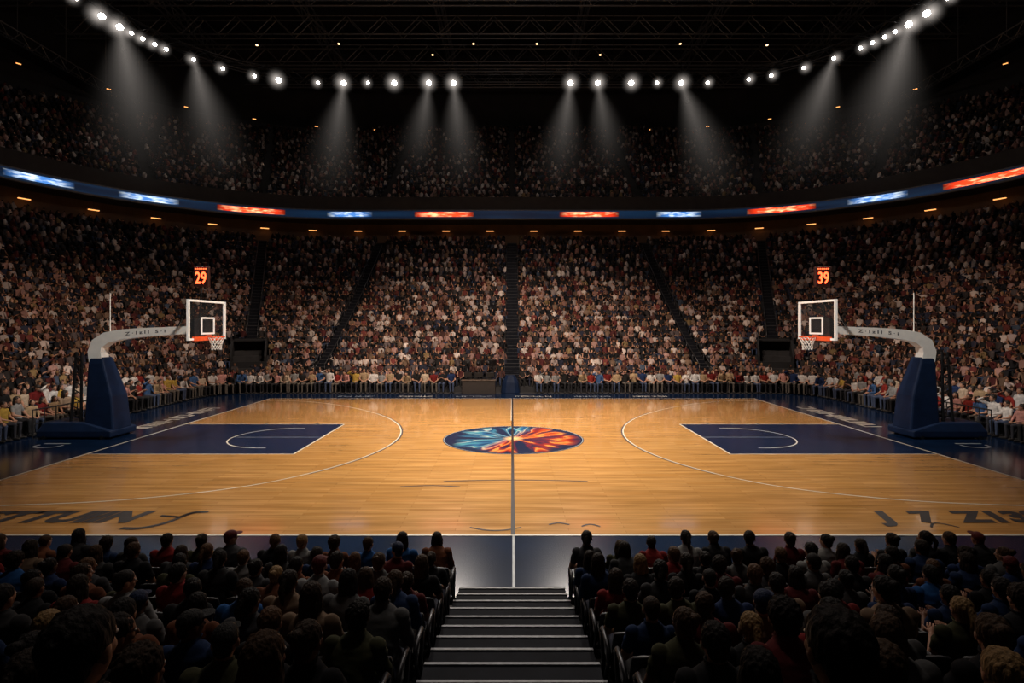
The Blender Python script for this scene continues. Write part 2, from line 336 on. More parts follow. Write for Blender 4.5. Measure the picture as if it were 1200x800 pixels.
def at_arc(r, s, y0):
    """station at arc length s from the near end of the right side"""
    L1 = CY-y0; A = PI/2*r; L2 = 2*CX
    if s < L1: return ('R', y0+s)
    s -= L1
    if s < A: return ('AR', s/r)
    s -= A
    if s < L2: return ('F', CX-s)
    s -= L2
    if s < A: return ('AL', s/r)
    return ('L', CY-(s-A))
LR = [(3.3, 0)]+[(3.95+.66*k, .34*(k+1)+.0034*(k+1)**2) for k in range(28)]
UR = [(22.3+.70*k, 16.3+.50*k+.0014*k*k) for k in range(27)]
ST = stations(0)
def terr(rows, base):
    prof = [(rows[0][0]-.55, base)]
    for i, (r, z) in enumerate(rows):
        nx_ = rows[i+1][0] if i+1 < len(rows) else r+.7
        prof += [(r-.5, z), (nx_-.5, z)]
    return prof
t = MB(); tp_ = terr(LR, -.05)+[(LR[-1][0]+1.6, LR[-1][1]), (LR[-1][0]+1.6, 14.7)]
bowl_sweep(t, tp_, ST, mfun=lambda k: 1 if k == len(tp_)-2 else 0)
tag(t.build('floor', [MT['conc'], MT['cwall']]), 'stepped concrete terraces of the lower bowl', 'terrace', kind='structure')
t = MB(); bowl_sweep(t, [(24.3,14.7),(21.2,14.7),(21.2,17.0),(21.4,17.0),(21.4,16.3)]+terr(UR,16.3)[1:]+[(43,UR[-1][1]+.6)], ST)
tag(t.build('floor', MT['conc']), 'stepped concrete terraces of the upper bowl', 'terrace', kind='structure')
for nm, sts in (('wall_right', [s for s in ST if s[0] in ('R','AR')]), ('wall_far', [('AR',PI/2)]+[s for s in ST if s[0]=='F']+[('AL',0.)]), ('wall_left', [s for s in ST if s[0] in ('AL','L')])):
    t = MB(); bowl_sweep(t, [(43, 28), (43, 42)], sts); tag(t.build(nm, MT['wall']), 'black arena wall above the upper seats', 'wall', kind='structure')
t = MB(); t.box((0, 30, 42.1), (130, 100, .2)); tag(t.build('ceiling', MT['roof']), 'black arena roof deck', 'ceiling', kind='structure')

AIS = [('F', 0.), ('F', 13.0), ('F', -13.0), ('AR', PI/2-.38), ('AL', .38)]
UAIS = AIS + [('AR', PI/4), ('AL', PI/4)]
def in_aisle(p, r, half, lst):
    for a in lst:
        q = PT(a, r); dx, dy = p[0]-q[0], p[1]-q[1]
        if abs(dx*-q[3]+dy*q[2]) < half and abs(dx*q[2]+dy*q[3]) < 2: return True
    return False
aid = ['far stand, centre', 'far stand, right of centre', 'far stand, left of centre', 'far right corner', 'far left corner']
for i, a in enumerate(AIS):
    t = MB(); c = PT(a, 0); nx, ny = c[2], c[3]; ang = math.atan2(ny, nx); r0 = 8.2 if i in (3, 4) else 4.2; wd = .95 if i == 0 else .7
    for k in range(46):
        r = 3.9+.4*k
        if r < r0: continue
        z = np.interp(r, [q[0]-.5 for q in LR], [q[1] for q in LR])
        p = PT(a, r); M = Matrix.Translation((p[0], p[1], 0)) @ Matrix.Rotation(ang, 4, 'Z')
        t.box((0,0,z+.02), (.4,wd,.5), 0, M); t.box((-.19,0,z+.275), (.04,wd,.02), 1, M)
    tag(t.build('stairs', [MT['step'], MT['nose2']]), 'dark aisle stairs in the '+aid[i], 'stairs', 'aisle stairs in the lower bowl', 'structure')
    for s in (-1, 1):
        t = MB(); pts = []
        for k in range(0, len(LR)-1, 2):
            r = LR[k][0]
            if r < r0: continue
            p = PT(a, r); b0 = V((p[0]-ny*s*(wd/2+.03), p[1]+nx*s*(wd/2+.03), LR[k][1])); b1 = b0+V((0,0,1.0)); pts.append(b1)
            t.tube(b0, b1, .022, n=6)
        t.sweep(pts, .028, 6); t.sweep([q-V((0,0,.45)) for q in pts], .018, 6)
        tag(t.build('handrail', MT['rail'], smooth=True), 'grey handrail on the %s side of the stairs, %s' % ('left' if s < 0 else 'right', aid[i]), 'handrail', 'aisle handrails')

# tunnels into the corners
for s, a in ((-1, ('AL', .38)), (1, ('AR', PI/2-.38))):
    p = PT(a, 5.6); ang = math.atan2(p[3], p[2])
    root = empty('tunnel_entrance', (p[0], p[1], 0), ang, 'dark tunnel entrance box in the %s corner of the lower bowl' % ('left' if s < 0 else 'right'), 'tunnel')
    t = MB()
    for sy in (-1, 1): t.add([(0,sy*1.0,.2),(2.6,sy*1.0,.2),(2.6,sy*1.0,3.3),(1.2,sy*1.0,3.3),(0,sy*1.0,2.2),(0,sy*1.12,.2),(2.6,sy*1.12,.2),(2.6,sy*1.12,3.3),(1.2,sy*1.12,3.3),(0,sy*1.12,2.2)], [(0,1,2,3,4),(9,8,7,6,5),(0,5,6,1),(1,6,7,2),(2,7,8,3),(3,8,9,4),(4,9,5,0)])
    t.box((2.5,0,1.75), (.2,2.1,3.3)); t.box((1.9,0,3.27), (1.4,2.2,.1)); t.box((0.0,0,1.0),(.12,2.1,1.7))
    t.build('wall_panels', MT['wall'], root)
    t = MB()
    for zz in (3.8, 4.3): t.sweep([(2.6,-1.07,zz),(1.2,-1.07,zz),(0,-1.07,zz-1.1)], .022, 6); t.sweep([(2.6,1.07,zz),(1.2,1.07,zz),(0,1.07,zz-1.1)], .022, 6)
    t.sweep([(2.6,-1.07,4.3),(2.6,1.07,4.3)], .022, 6)
    for q in ((2.6,-1.07),(1.2,-1.07),(2.6,1.07),(1.2,1.07)): t.tube((q[0],q[1],3.3),(q[0],q[1],4.3),.02,n=6)
    t.build('railing', MT['rail'], root)

# ribbon display
root = empty('ribbon_display', (0, 52, 15.4), 0, 'long curved blue LED ribbon display around the balcony front', 'display')
def ribbon(sts, r, z0, z1, m, nm, fade=False):
    t = MB(); bowl_sweep(t, [(r, z0), (r, z1), (r+.12, z1), (r+.12, z0)], sts, 0, True); o = t.build(nm, m, root); o.location = (0,-52,-15.4)
    if fade:
        at = o.data.attributes.new('fade', 'FLOAT', 'POINT'); n = len(sts)
        at.data.foreach_set('value', [min(1, .06+1.15*math.sin(PI*i/(n-1))) for i in range(n) for _ in range(4)])
    return o
def fine(r, s0, s1, n=10): return [at_arc(r, s, 12) for s in np.linspace(s0, s1, n)]
TOT = 2*(CY-12)+PI*21+2*CX
ribbon(fine(21, 0, TOT, 160), 21.0, 14.85, 15.6, MT['ribbon'], 'screen')
t = MB(); bowl_sweep(t, [(20.98,15.6),(20.98,15.7),(21.2,15.7)], ST); o = t.build('trim', MT['steel'], root); o.location = (0,-52,-15.4)
t = MB(); bowl_sweep(t, [(21.2,14.72),(20.98,14.72),(20.98,14.85)], ST); o = t.build('trim', MT['steel'], root); o.location = (0,-52,-15.4)
def s_for(px, r):
    tg = (px-600)/620.; best = min(np.linspace(0, 2*(CY-12)+PI*r+2*CX, 1500), key=lambda s: abs(PT(at_arc(r, s, 12), r)[0]/PT(at_arc(r, s, 12), r)[1]-tg)); return best
for px, c in ((45,'w'),(175,'w'),(295,'r'),(410,'w'),(520,'r'),(690,'r'),(795,'w'),(915,'r'),(1028,'w'),(1160,'r')):
    s = s_for(px, 21); hw = 2.9 if c == 'r' else 2.2
    ribbon(fine(21, s-hw, s+hw, 20), 20.95, 15.0, 15.46, MT['ledr' if c == 'r' else 'ledw'], 'lit_panel', True)
for (r, z, n, gname, lab, w) in ((22.9, 13.95, 30, 'warm lamps under the balcony', 'warm concourse lamp under the balcony', .38), (42.3, 31.4, 26, 'warm lamps above the top row', 'small warm lamp above the top seats', .2)):
    T = 2*(CY-12)+PI*r+2*CX
    for k in range(n):
        st = at_arc(r, 6+(T-12)*k/(n-1), 12); p = PT(st, r); ang = math.atan2(p[3], p[2])
        if abs(p[0]) > 1.1*p[1]: continue
        o = empty('wall_lamp', (p[0], p[1], z), ang, '%s, %s from the right end' % (lab, ordw(k+1)), 'lamp', gname)
        a_ = MB(); a_.box((0,0,.06), (.2,w*2+.1,.1)); a_.tube((0,0,.1),(0,0,.7),.02,n=5); a_.build('housing', MT['blk'], o)
        a_ = MB(); a_.box((.02,0,-.02), (.16,w*2,.06)); a_.build('diffuser', MT['warm'], o, bevel=.01)

# ------------------------------------------------------------------ roof steel + lighting truss
def lattice(mb, a, b, h, w, n, r=.09):
    a = V(a); b = V(b); t_ = (b-a).normalized(); sd = t_.cross(V((0,0,1))).normalized()*w/2
    for sg in (-1, 1):
        mb.tube(a+sd*sg, b+sd*sg, r, n=5); mb.tube(a+sd*sg+V((0,0,h)), b+sd*sg+V((0,0,h)), r, n=5)
        for k in range(n):
            p = a.lerp(b, k/n)+sd*sg; q = a.lerp(b, (k+1)/n)+sd*sg; mid = p.lerp(q, .5)+V((0,0,h))
            mb.tube(p, mid, r*.6, n=4); mb.tube(mid, q, r*.6, n=4)
for k, y in enumerate((46, 52, 58, 64, 70)):
    t = MB(); lattice(t, (-52, y, 36), (52, y, 36), 2.0, .9, 26)
    tag(t.build('roof_truss', MT['steel']), 'dark steel roof truss spanning the arena, %s from the far wall' % ordw(5-k), 'truss', 'roof trusses')
for k, x in enumerate((-38, -23, -8, 8, 23, 38)):
    t = MB(); lattice(t, (x, 40, 38.6), (x, 73, 38.6), 1.6, .7, 12)
    tag(t.build('roof_truss', MT['steel']), 'dark steel roof truss running lengthwise, %s from the left' % ordw(k+1), 'truss', 'roof trusses')
for s in (-1, 1):
    r = empty('catwalk', (s*43, 48, 28.4), 0, 'dark steel catwalk high above the %s stand' % ('left' if s < 0 else 'right'), 'catwalk')
    t = MB(); lattice(t, (0,-13,0), (0,14,0), 1.1, 1.4, 14, .06); t.build('rails', MT['steel'], r)
    t = MB(); t.box((0,.5,-.08),(1.6,27,.12)); t.build('deck', MT['blk'], r)
    t = MB()
    for yy in range(-12, 15, 5): t.tube((0,yy,1.1),(0,yy,13.5),.03,n=4)
    t.build('hanger', MT['steel'], r)
TC, TY, TR, TZ = 20., 42., 14., 29.9
def truss_pt(s):
    L1 = 14.; A = PI/2*TR
    if s < L1: return V((-TC-TR, TY-L1+s, 0))
    s -= L1
    if s < A: q = s/TR; return V((-TC-TR*math.cos(q), TY+TR*math.sin(q), 0))
    s -= A
    if s < 2*TC: return V((-TC+s, TY+TR, 0))
    s -= 2*TC
    if s < A: q = s/TR; return V((TC+TR*math.sin(q), TY+TR*math.cos(q), 0))
    return V((TC+TR, TY-(s-A), 0))
TT = 28+PI*TR+2*TC
root = empty('lighting_truss', (0, 56, 31), 0, 'black lighting truss ring hung from the roof with bright spotlights', 'truss')
off = V((0,-56,-31))
ss = np.linspace(0, TT, 90)
t = MB()
for dz in (.5, 1.3):
    for sc in (0, .7):
        t.sweep([truss_pt(s)+V((0,sc,TZ+dz))+off for s in ss], .06, 5)
t.build('chord', MT['blk'], root)
t = MB()
for i in range(len(ss)-1):
    a_, b_ = truss_pt(ss[i]), truss_pt(ss[i+1]); z0, z1 = (.5, 1.3) if i % 2 else (1.3, .5)
    t.tube(a_+V((0,0,TZ+z0))+off, b_+V((0,0,TZ+z1))+off, .04, n=4)
t.build('brace', MT['blk'], root)
t = MB()
for s in np.linspace(2, TT-2, 16):
    p = truss_pt(s); t.tube(p+V((0,.3,TZ+1.3))+off, p+V((0,.3,41.9))+off, .03, n=4)
t.build('hanging_cable', MT['blk'], root)

PXL = [93,122,143,157,170,184,197,229,263,300,328,374,404,432,463,503,532, 668,700,739,769,797,828,876,902,940,975,1006,1020,1034,1046,1062,1083,1107]
big = {463,739,404,797,532,143,1062,328,1083,122,668,503,700}
proto = None
lampdat = []
for i, px in enumerate(PXL):
    tg = (px-600)/620.; s = min(np.linspace(0, TT, 2500), key=lambda q: abs(truss_pt(q).x/truss_pt(q).y-tg)); p = truss_pt(s)+V((0,-.3,TZ))
    sc = .78 if px in big else .48
    tgt = V((p.x*.35, 22, 0)); q = (tgt-p).to_track_quat('-Z', 'Y')
    if proto is None:
        proto = empty('spotlight', p)
        t = MB(); t.loft([((0,0,-.30),.36,.36),((0,0,.0),.34,.34),((0,0,.25),.24,.24),((0,0,.42),.16,.16)], n=20); t.build('housing', MT['blk'], proto, True)
        t = MB(); t.ell((0,0,-.30), (.33,.33,.06), nu=20, nv=8); t.build('lens', MT['lamp'], proto, True)
        t = MB(); t.sweep([(-.4,0,0),(-.4,0,.55),(.4,0,.55),(.4,0,0)], .035, 6); t.build('yoke', MT['blk'], proto)
        o = proto
    else: o = copy_tree(proto)
    o.location = p; o.rotation_mode = 'QUATERNION'; o.rotation_quaternion = q; o.scale = (sc,)*3
    tag(o, 'bright white spotlight on the lighting truss, %s from the %s' % ((ordw(i+1), 'left') if i < 17 else (ordw(34-i), 'right')), 'spotlight', 'spotlights on the lighting truss')
    lampdat.append((px, p, sc))
BEAM = {143:(-28.5,1.2), 229:(-25.5,1.05), 404:(-18,1.), 503:(-9.8,.85), 532:(-4.6,.95), 668:(4.2,.95), 700:(10.2,.85), 797:(20.5,1.05), 975:(24.5,1.05), 1062:(27.5,1.2)}
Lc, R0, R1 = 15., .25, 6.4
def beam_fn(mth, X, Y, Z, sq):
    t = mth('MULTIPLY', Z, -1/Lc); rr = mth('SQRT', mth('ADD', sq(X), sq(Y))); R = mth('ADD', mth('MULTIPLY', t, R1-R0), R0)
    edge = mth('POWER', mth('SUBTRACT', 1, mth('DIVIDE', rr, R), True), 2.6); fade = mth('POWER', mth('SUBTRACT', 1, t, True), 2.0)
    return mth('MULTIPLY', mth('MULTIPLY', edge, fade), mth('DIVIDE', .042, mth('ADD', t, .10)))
hm = glow_mat('beam_glow', beam_fn)
cone = MB(); cone.loft([((0,0,-Lc),R1,R1),((0,0,0),R0,R0)], n=32)  # added self-emitting cone in place of a real light beam
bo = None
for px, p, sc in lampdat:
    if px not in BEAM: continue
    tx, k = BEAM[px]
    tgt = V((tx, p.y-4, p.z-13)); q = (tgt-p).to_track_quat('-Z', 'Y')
    if bo is None: bo = cone.build('glow_volume', hm); o = bo
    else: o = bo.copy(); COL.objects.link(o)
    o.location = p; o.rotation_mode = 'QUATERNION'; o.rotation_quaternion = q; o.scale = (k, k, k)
    tag(o, 'self-glowing cone standing in for a beam under the %s bright spotlight from the left' % ordw(PXL.index(px)+1), 'glowing beam cone', 'self-glowing beam cones', 'stuff')
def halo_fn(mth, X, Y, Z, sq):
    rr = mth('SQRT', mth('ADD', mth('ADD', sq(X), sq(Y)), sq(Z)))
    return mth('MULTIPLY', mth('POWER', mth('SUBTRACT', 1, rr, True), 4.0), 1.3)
hm2 = glow_mat('lamp_halo', halo_fn)
sph = MB(); sph.ell((0,0,0),(1,1,1)); ho = None  # added emissive sphere imitating bloom around each lamp
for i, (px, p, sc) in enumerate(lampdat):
    if ho is None: ho = sph.build('glow_volume', hm2, smooth=True); o = ho
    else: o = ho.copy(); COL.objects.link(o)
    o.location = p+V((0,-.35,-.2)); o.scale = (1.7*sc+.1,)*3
    tag(o, 'self-glowing sphere standing in for bloom around the %s spotlight from the left' % ordw(i+1), 'glow', 'bloom spheres around the spotlights', 'stuff')
for i, (x, y, z) in enumerate([(-18,55,33.6),(-4,55,33.6),(2.6,55,33.6),(17.5,55,33.6),(-27,56,34),(27,56,34),(-9,60,35),(10,60,35)]):
    o = empty('ceiling_lamp', (x, y, z), 0, 'small warm ceiling lamp below the roof trusses, %s of eight' % ordw(i+1), 'lamp', 'small ceiling lamps')
    t = MB(); t.tube((0,0,0),(0,0,.35),.16,.08,12); t.tube((0,0,.35),(0,0,36-z),.02,n=4); t.build('housing', MT['blk'], o)
    t = MB(); t.ell((0,0,-.02),(.12,.12,.07)); t.build('bulb', MT['warm2'], o)

# ------------------------------------------------------------------ basketball hoops
def hoop(s, digits):
    side = 'left' if s < 0 else 'right'
    root = empty('basketball_hoop', (s*15.9, 20.8, 0), 0, '%s basketball hoop with navy padded base and white curved arm' % side, 'basketball hoop', 'basketball hoops')
    O = V((-s*15.9, -20.8, 0)); bx = 11.92
    def W(x, y, z): return tuple(V((s*x, y, z))+O)
    def hull(mb, secs, m=0):   # secs: (x0,x1,y0,y1,z)
        vs = []
        for (x0,x1,y0,y1,z) in secs: vs += [W(x0,y0,z), W(x1,y0,z), W(x1,y1,z), W(x0,y1,z)]
        n = len(secs); fs = [(0,3,2,1), tuple(4*(n-1)+k for k in range(4))]
        for i in range(n-1):
            for k in range(4): fs.append((4*i+k, 4*i+(k+1)%4, 4*i+4+(k+1)%4, 4*i+4+k))
        mb.add(vs, fs, m)
    t = MB(); hull(t, [(15.3,16.45,20.3,21.3,.28),(15.42,16.4,20.35,21.25,1.6),(15.8,16.4,20.45,21.1,2.85),(15.88,16.35,20.5,21.05,3.1)]); t.build('padded_post', MT['pad'], root, bevel=.06)
    t = MB(); hull(t, [(15.25,18.1,20.1,21.5,.06),(15.25,18.1,20.1,21.5,.30),(16.4,17.9,20.2,21.4,.62)]); t.build('base', MT['pad'], root, bevel=.05)
    for wx in (15.6, 17.8):
        for wy in (20.15, 21.45):
            t = MB(); t.tube(W(wx, wy-.06, .07), W(wx, wy+.06, .07), .07, n=12); t.build('wheel', MT['blk'], root)
    cl = [(16.15,2.95,.50),(16.2,3.3,.50),(16.1,3.62,.47),(15.75,3.86,.43),(15.2,3.98,.39),(14.4,4.06,.35),(13.4,4.12,.31),(12.5,4.16,.29)]
    t = MB(); vs = []
    for i, (x, z, h) in enumerate(cl):
        a = V((cl[max(i-1,0)][0], 0, cl[max(i-1,0)][1])); b = V((cl[min(i+1,len(cl)-1)][0], 0, cl[min(i+1,len(cl)-1)][1])); d = (b-a).normalized(); nrm = V((-d.z,0,d.x))
        for sg, yy in ((-1,-.2),(1,-.2),(1,.2),(-1,.2)): vs.append(W(x+nrm.x*h/2*sg, 20.7+yy, z+nrm.z*h/2*sg))
    fs = [(0,1,2,3), tuple(4*(len(cl)-1)+k for k in (3,2,1,0))]
    for i in range(len(cl)-1):
        for k in range(4): fs.append((4*i+k, 4*i+4+k, 4*i+4+(k+1)%4, 4*i+(k+1)%4))
    t.add(vs, fs)
    tv, tf = text_mesh('Z \u00b7 I z I l   S \u00b7 i', .17, .004); zz = lambda x: float(np.interp(-abs(x), [-q[0] for q in cl[3:]], [q[1] for q in cl[3:]]))
    t.add([(s*14.2+p[0]*1.6+O.x, 20.494+O.y, zz(s*14.2+p[0]*1.6)+p[1]) for p in tv], tf, 1)
    t.build('arm', [MT['arm'], MT['spot']], root)
    t = MB(); t.box(W(12.32,20.7,4.15),(.42,.5,.62)); t.box(W(12.1,20.7,4.15),(.12,1.3,.9)); t.sweep([W(12.1,19.8,5.1),W(13.0,20.6,4.3)],.03,6); t.sweep([W(12.1,21.6,5.1),W(13.0,20.8,4.3)],.03,6); t.build('mounting_bracket', MT['blk'], root)
    t = MB(); t.sweep([W(16.7,20.5,.5),W(16.75,20.6,3.3)],.05,8); t.sweep([W(17.1,20.5,.5),W(16.95,20.6,3.3)],.05,8)
    for k in range(8): t.tube(W(16.7,20.5,.7+.33*k), W(17.05,20.6,.85+.33*k), .025, n=5)
    t.build('rear_strut', MT['blk'], root)
    t = MB(); t.tube(W(15.72,20.7,4.1), W(15.72,20.7,5.6), .018, n=6); t.build('mast', MT['arm'], root)
    bb = empty('backboard'); bb.parent = root; bb.location = W(bx,20.7,3.78)
    ya, yb, H = -1.26, 1.26, 1.52
    t = MB(); t.box((0,0,H/2),(.03,2.46,H-.06)); t.build('glass', MT['glass'], bb)
    t = MB(); t.box((0,0,.035),(.08,2.52,.08)); t.box((0,0,H-.035),(.08,2.52,.08)); t.box((0,ya+.035,H/2),(.08,.09,H)); t.box((0,yb-.035,H/2),(.08,.09,H)); t.build('frame', MT['frame'], bb)
    t = MB(); w = .42; z0, z1 = .24, .84
    for (cy, cz, dy, dz) in ((0,z0,2*w,.07),(0,z1,2*w,.07),(-w,(z0+z1)/2,.09,z1-z0+.06),(w,(z0+z1)/2,.09,z1-z0+.06)): t.box((-s*.022,cy,cz),(.02,dy,dz))
    t.build('target_square', MT['frame'], bb)
    t = MB(); t.box((-s*.03,.05,.05),(.1,2.0,.16)); t.build('lower_pad', MT['rim'], bb)
    rc = (bx-.36, 20.7, 3.90)
    t = MB(); t.sweep([W(rc[0]+.29*math.cos(a), rc[1]+.29*math.sin(a), rc[2]) for a in np.linspace(0, 2*PI, 33)], .022, 8, caps=False); t.box(W(bx-.05,20.7,3.9),(.14,.22,.1)); t.build('rim', MT['rim'], root, True)
    t = MB(); n = 12
    def NP(k, j):
        rr_ = [.285,.25,.215,.185,.17,.18][j]; a = 2*PI*(k+.5*(j % 2))/n; return W(rc[0]+rr_*math.cos(a), rc[1]+rr_*math.sin(a), rc[2]-.02-.10*j)
    for k in range(n):
        for j in range(5):
            t.tube(NP(k,j), NP(k,j+1), .012, n=4); t.tube(NP(k,j), NP(k-1 if j % 2 == 0 else k+1, j+1), .012, n=4)
    t.build('net', MT['net'], root)
    c = (12.25, 20.9, 6.25)
    ck = empty('shot_clock'); ck.parent = root; ck.location = W(*c)
    t = MB(); t.box((0,0,0),(.60,.16,.80)); t.build('case', MT['clockface'], ck, bevel=.03)
    tv, tf = text_mesh(digits, .62, .012)
    t = MB(); t.add([(p[0]*.74, -.086, p[1]*1.05-.07) for p in tv], tf)
    for k in range(6): t.box((-.2+.08*k, -.086, .31), (.045,.006,.05))
    t.build('digits', MT['digit'], ck)
    t = MB(); t.tube(W(12.3,20.95,5.85), W(12.3,20.8,4.4), .035, n=6); t.build('clock_support', MT['blk'], root)
    return root
hoop(-1, '29'); hoop(1, '39')

# ------------------------------------------------------------------ people
def ik(Sh, W_, l1, l2, pole):
    d = W_-Sh; L = min(d.length, l1+l2-.002); n = d.normalized(); a = (l1*l1-l2*l2+L*L)/(2*L); h = math.sqrt(max(0, l1*l1-a*a))
    p = (pole-n*pole.dot(n)).normalized(); return Sh+n*a+p*h, Sh+n*L
def hand(mb, w, d, nrm, sd, m=0, curl=.5):
    d = d.normalized(); nrm = (nrm-d*nrm.dot(d)).normalized(); lat = d.cross(nrm)
    mb.capsule(w, w+d*.04, .024, .028, 10, m)
    for k in range(-1, 2): mb.capsule(w+d*.02+lat*.018*k, w+d*.075+lat*.024*k, .014, .013, 8, m)
    for k, ln in enumerate((.068,.078,.072,.056)):
        q = w+d*.08+lat*(-.033+.022*k)*sd; dd = d.copy(); r = .0095
        for j, fr in enumerate((.45,.32,.23)):
            dd = (dd-nrm*curl*(.3+.35*j)).normalized(); q2 = q+dd*ln*fr; mb.capsule(q, q2, r, r*.9, 8, m); q = q2; r *= .9
    q = w+d*.03-lat*.03*sd; dd = (d*.75-lat*.65*sd-nrm*.2).normalized(); q2 = q+dd*.038; mb.capsule(q, q2, .0125, .011, 8, m); mb.capsule(q2, q2+(dd+d*.4).normalized()*.028, .011, .009, 8, m)
def seg_d(P, a, b, r0, r1):
    a = np.array(a); b = np.array(b); d = b-a; t_ = np.clip(((P-a)@d)/(d@d), 0, 1); return np.linalg.norm(P-(a+t_[:,None]*d), axis=1)-(r0+(r1-r0)*t_)
def body(lean=.05, sway=0, yaw=0, pitch=0, sw=1., belly=1., wr=None, wl=None, spread=.13, sleeve='short', poleR=None, poleL=None):
    mb = MB(); piv = .52
    def T(x, y, z):
        dz = z-piv; return V((x+sway*dz, y*math.cos(lean)+dz*math.sin(lean), piv+dz*math.cos(lean)-y*math.sin(lean)))
    secs = []
    for (z, rx, ry, y) in ((.455,.10,.08,0),(.47,.165,.125,0),(.54,.18,.14,0),(.64,.158*belly,.118*belly,.005),(.76,.155*belly,.118*belly,0),(.88,.172*sw,.118,-.01),(.96,.182*sw,.112,-.015),(1.01,.168*sw,.10,-.015),(1.05,.115*sw,.078,-.012),(1.085,.062,.056,-.01)):
        c = T(0, y, z); secs.append((c, rx, ry))
    mb.loft(secs)
    HC = T(0,.015,1.205); HM = Matrix.Translation(HC) @ Euler((-pitch-lean*.3, 0, yaw)).to_matrix().to_4x4()
    bones = [('torso', T(0,0,.66), T(0,-.01,.98), .15, .15), ('torso', T(-.12*sw,0,1.0), T(.12*sw,0,1.0), .07, .07), ('legs', V((-.09,0,.53)), V((.09,0,.53)), .12, .12)]
    nb = T(0,-.015,1.05); nt_ = HM @ V((0,-.018,-.075)); mb.capsule(nb, nt_, .058, .053); bones.append(('skin', T(0,-.01,1.10), nt_, .05, .05))
    E = lambda c, r: mb.ell(c, r, 0, HM)
    E((0,-.008,.028),(.077,.096,.090)); E((0,.020,-.028),(.060,.066,.088)); E((0,.052,-.092),(.030,.026,.024)); E((0,.07,.022),(.052,.02,.014))
    for sx in (-1, 1): E((sx*.078,-.004,-.008),(.010,.021,.033)); E((sx*.036,.058,-.02),(.022,.022,.018))
    mb.capsule(HM @ V((0,.086,.012)), HM @ V((0,.103,-.024)), .008, .014, 8); E((0,.083,-.056),(.024,.012,.009))
    bones.append(('skin', HM @ V((0,0,.03)), HM @ V((0,.02,-.05)), .085, .06))
    hands = []
    for sx, wt, pl in ((1, wr, poleR), (-1, wl, poleL)):
        Sh = T(sx*.178*sw, -.012, 1.0); W_ = V(wt) if wt else V((sx*.10,.27,.665)); El, W_ = ik(Sh, W_, .28, .25, V(pl) if pl else V((sx*.8,-.5,-.6)))
        mb.capsule(Sh, El, .056, .044); mb.capsule(El, W_, .043, .027); mb.ell(tuple(Sh), (.062,.06,.06))
        d = (W_-El).normalized(); hands.append((W_, d, sx)); cut = El.lerp(Sh, .35)
        if sleeve == 'short': bones += [('torso', Sh, cut, .056, .05), ('skin', cut, El, .05, .044), ('skin', El, W_, .043, .027)]
        else: bones += [('torso', Sh, El, .056, .044), ('torso', El, W_-d*.02, .043, .027), ('skin', W_, W_+d*.05, .03, .03)]
        hp = V((sx*.095,.02,.535)); kn = V((sx*spread,.45,.535)); an = V((sx*(spread-.01),.44,.10)); toe = V((sx*(spread+.02),.60,.045))
        mb.capsule(hp, kn, .088, .062, 14); mb.capsule(kn, an, .058, .038, 12); mb.capsule(an+V((0,-.03,-.05)), toe, .045, .035, 12)
        bones += [('legs', hp, kn, .088, .062), ('legs', kn, an+V((0,0,.03)), .058, .038), ('shoe', an+V((0,-.03,-.05)), toe, .045, .035)]
    me = mesh_from('b', mb.v, mb.f, []); v, f, mi, nn = evald(me, [('REMESH', dict(mode='VOXEL', voxel_size=.0095)), ('SMOOTH', dict(factor=.5, iterations=3))])
    D = np.stack([seg_d(v, b[1], b[2], b[3], b[4]) for b in bones]); names = [b[0] for b in bones]; lab = [names[i] for i in D.argmin(0)]
    ex = MB()
    for W_, d, sx in hands: hand(ex, W_, d, V((0,0,1)) if abs(d.z) < .8 else V((0,-1,0)), -sx)
    for sx in (-1, 1): ex.ell((sx*.030,.0785,.010),(.013,.011,.009),1,HM,10,6); ex.ell((sx*.030,.0885,.010),(.005,.003,.005),2,HM,8,5)
    return dict(v=v, f=f, n=nn, lab=lab, ex=ex, HM=HM)
def sub(B, key, push):
    fs = [f for f in B['f'] if sum(B['lab'][i] == key for i in f) >= 3]; used = sorted({i for f in fs for i in f}); mp = {o: k for k, o in enumerate(used)}
    nv_ = np.array([mnoise.noise(V((p[0]*9, p[1]*9, p[2]*16))) for p in B['v'][used]]) if key == 'torso' else np.zeros(len(used))
    vv = B['v'][used]+B['n'][used]*(push+nv_*.012+abs(nv_)*.004)[:,None]; return vv, [tuple(mp[i] for i in f) for f in fs]
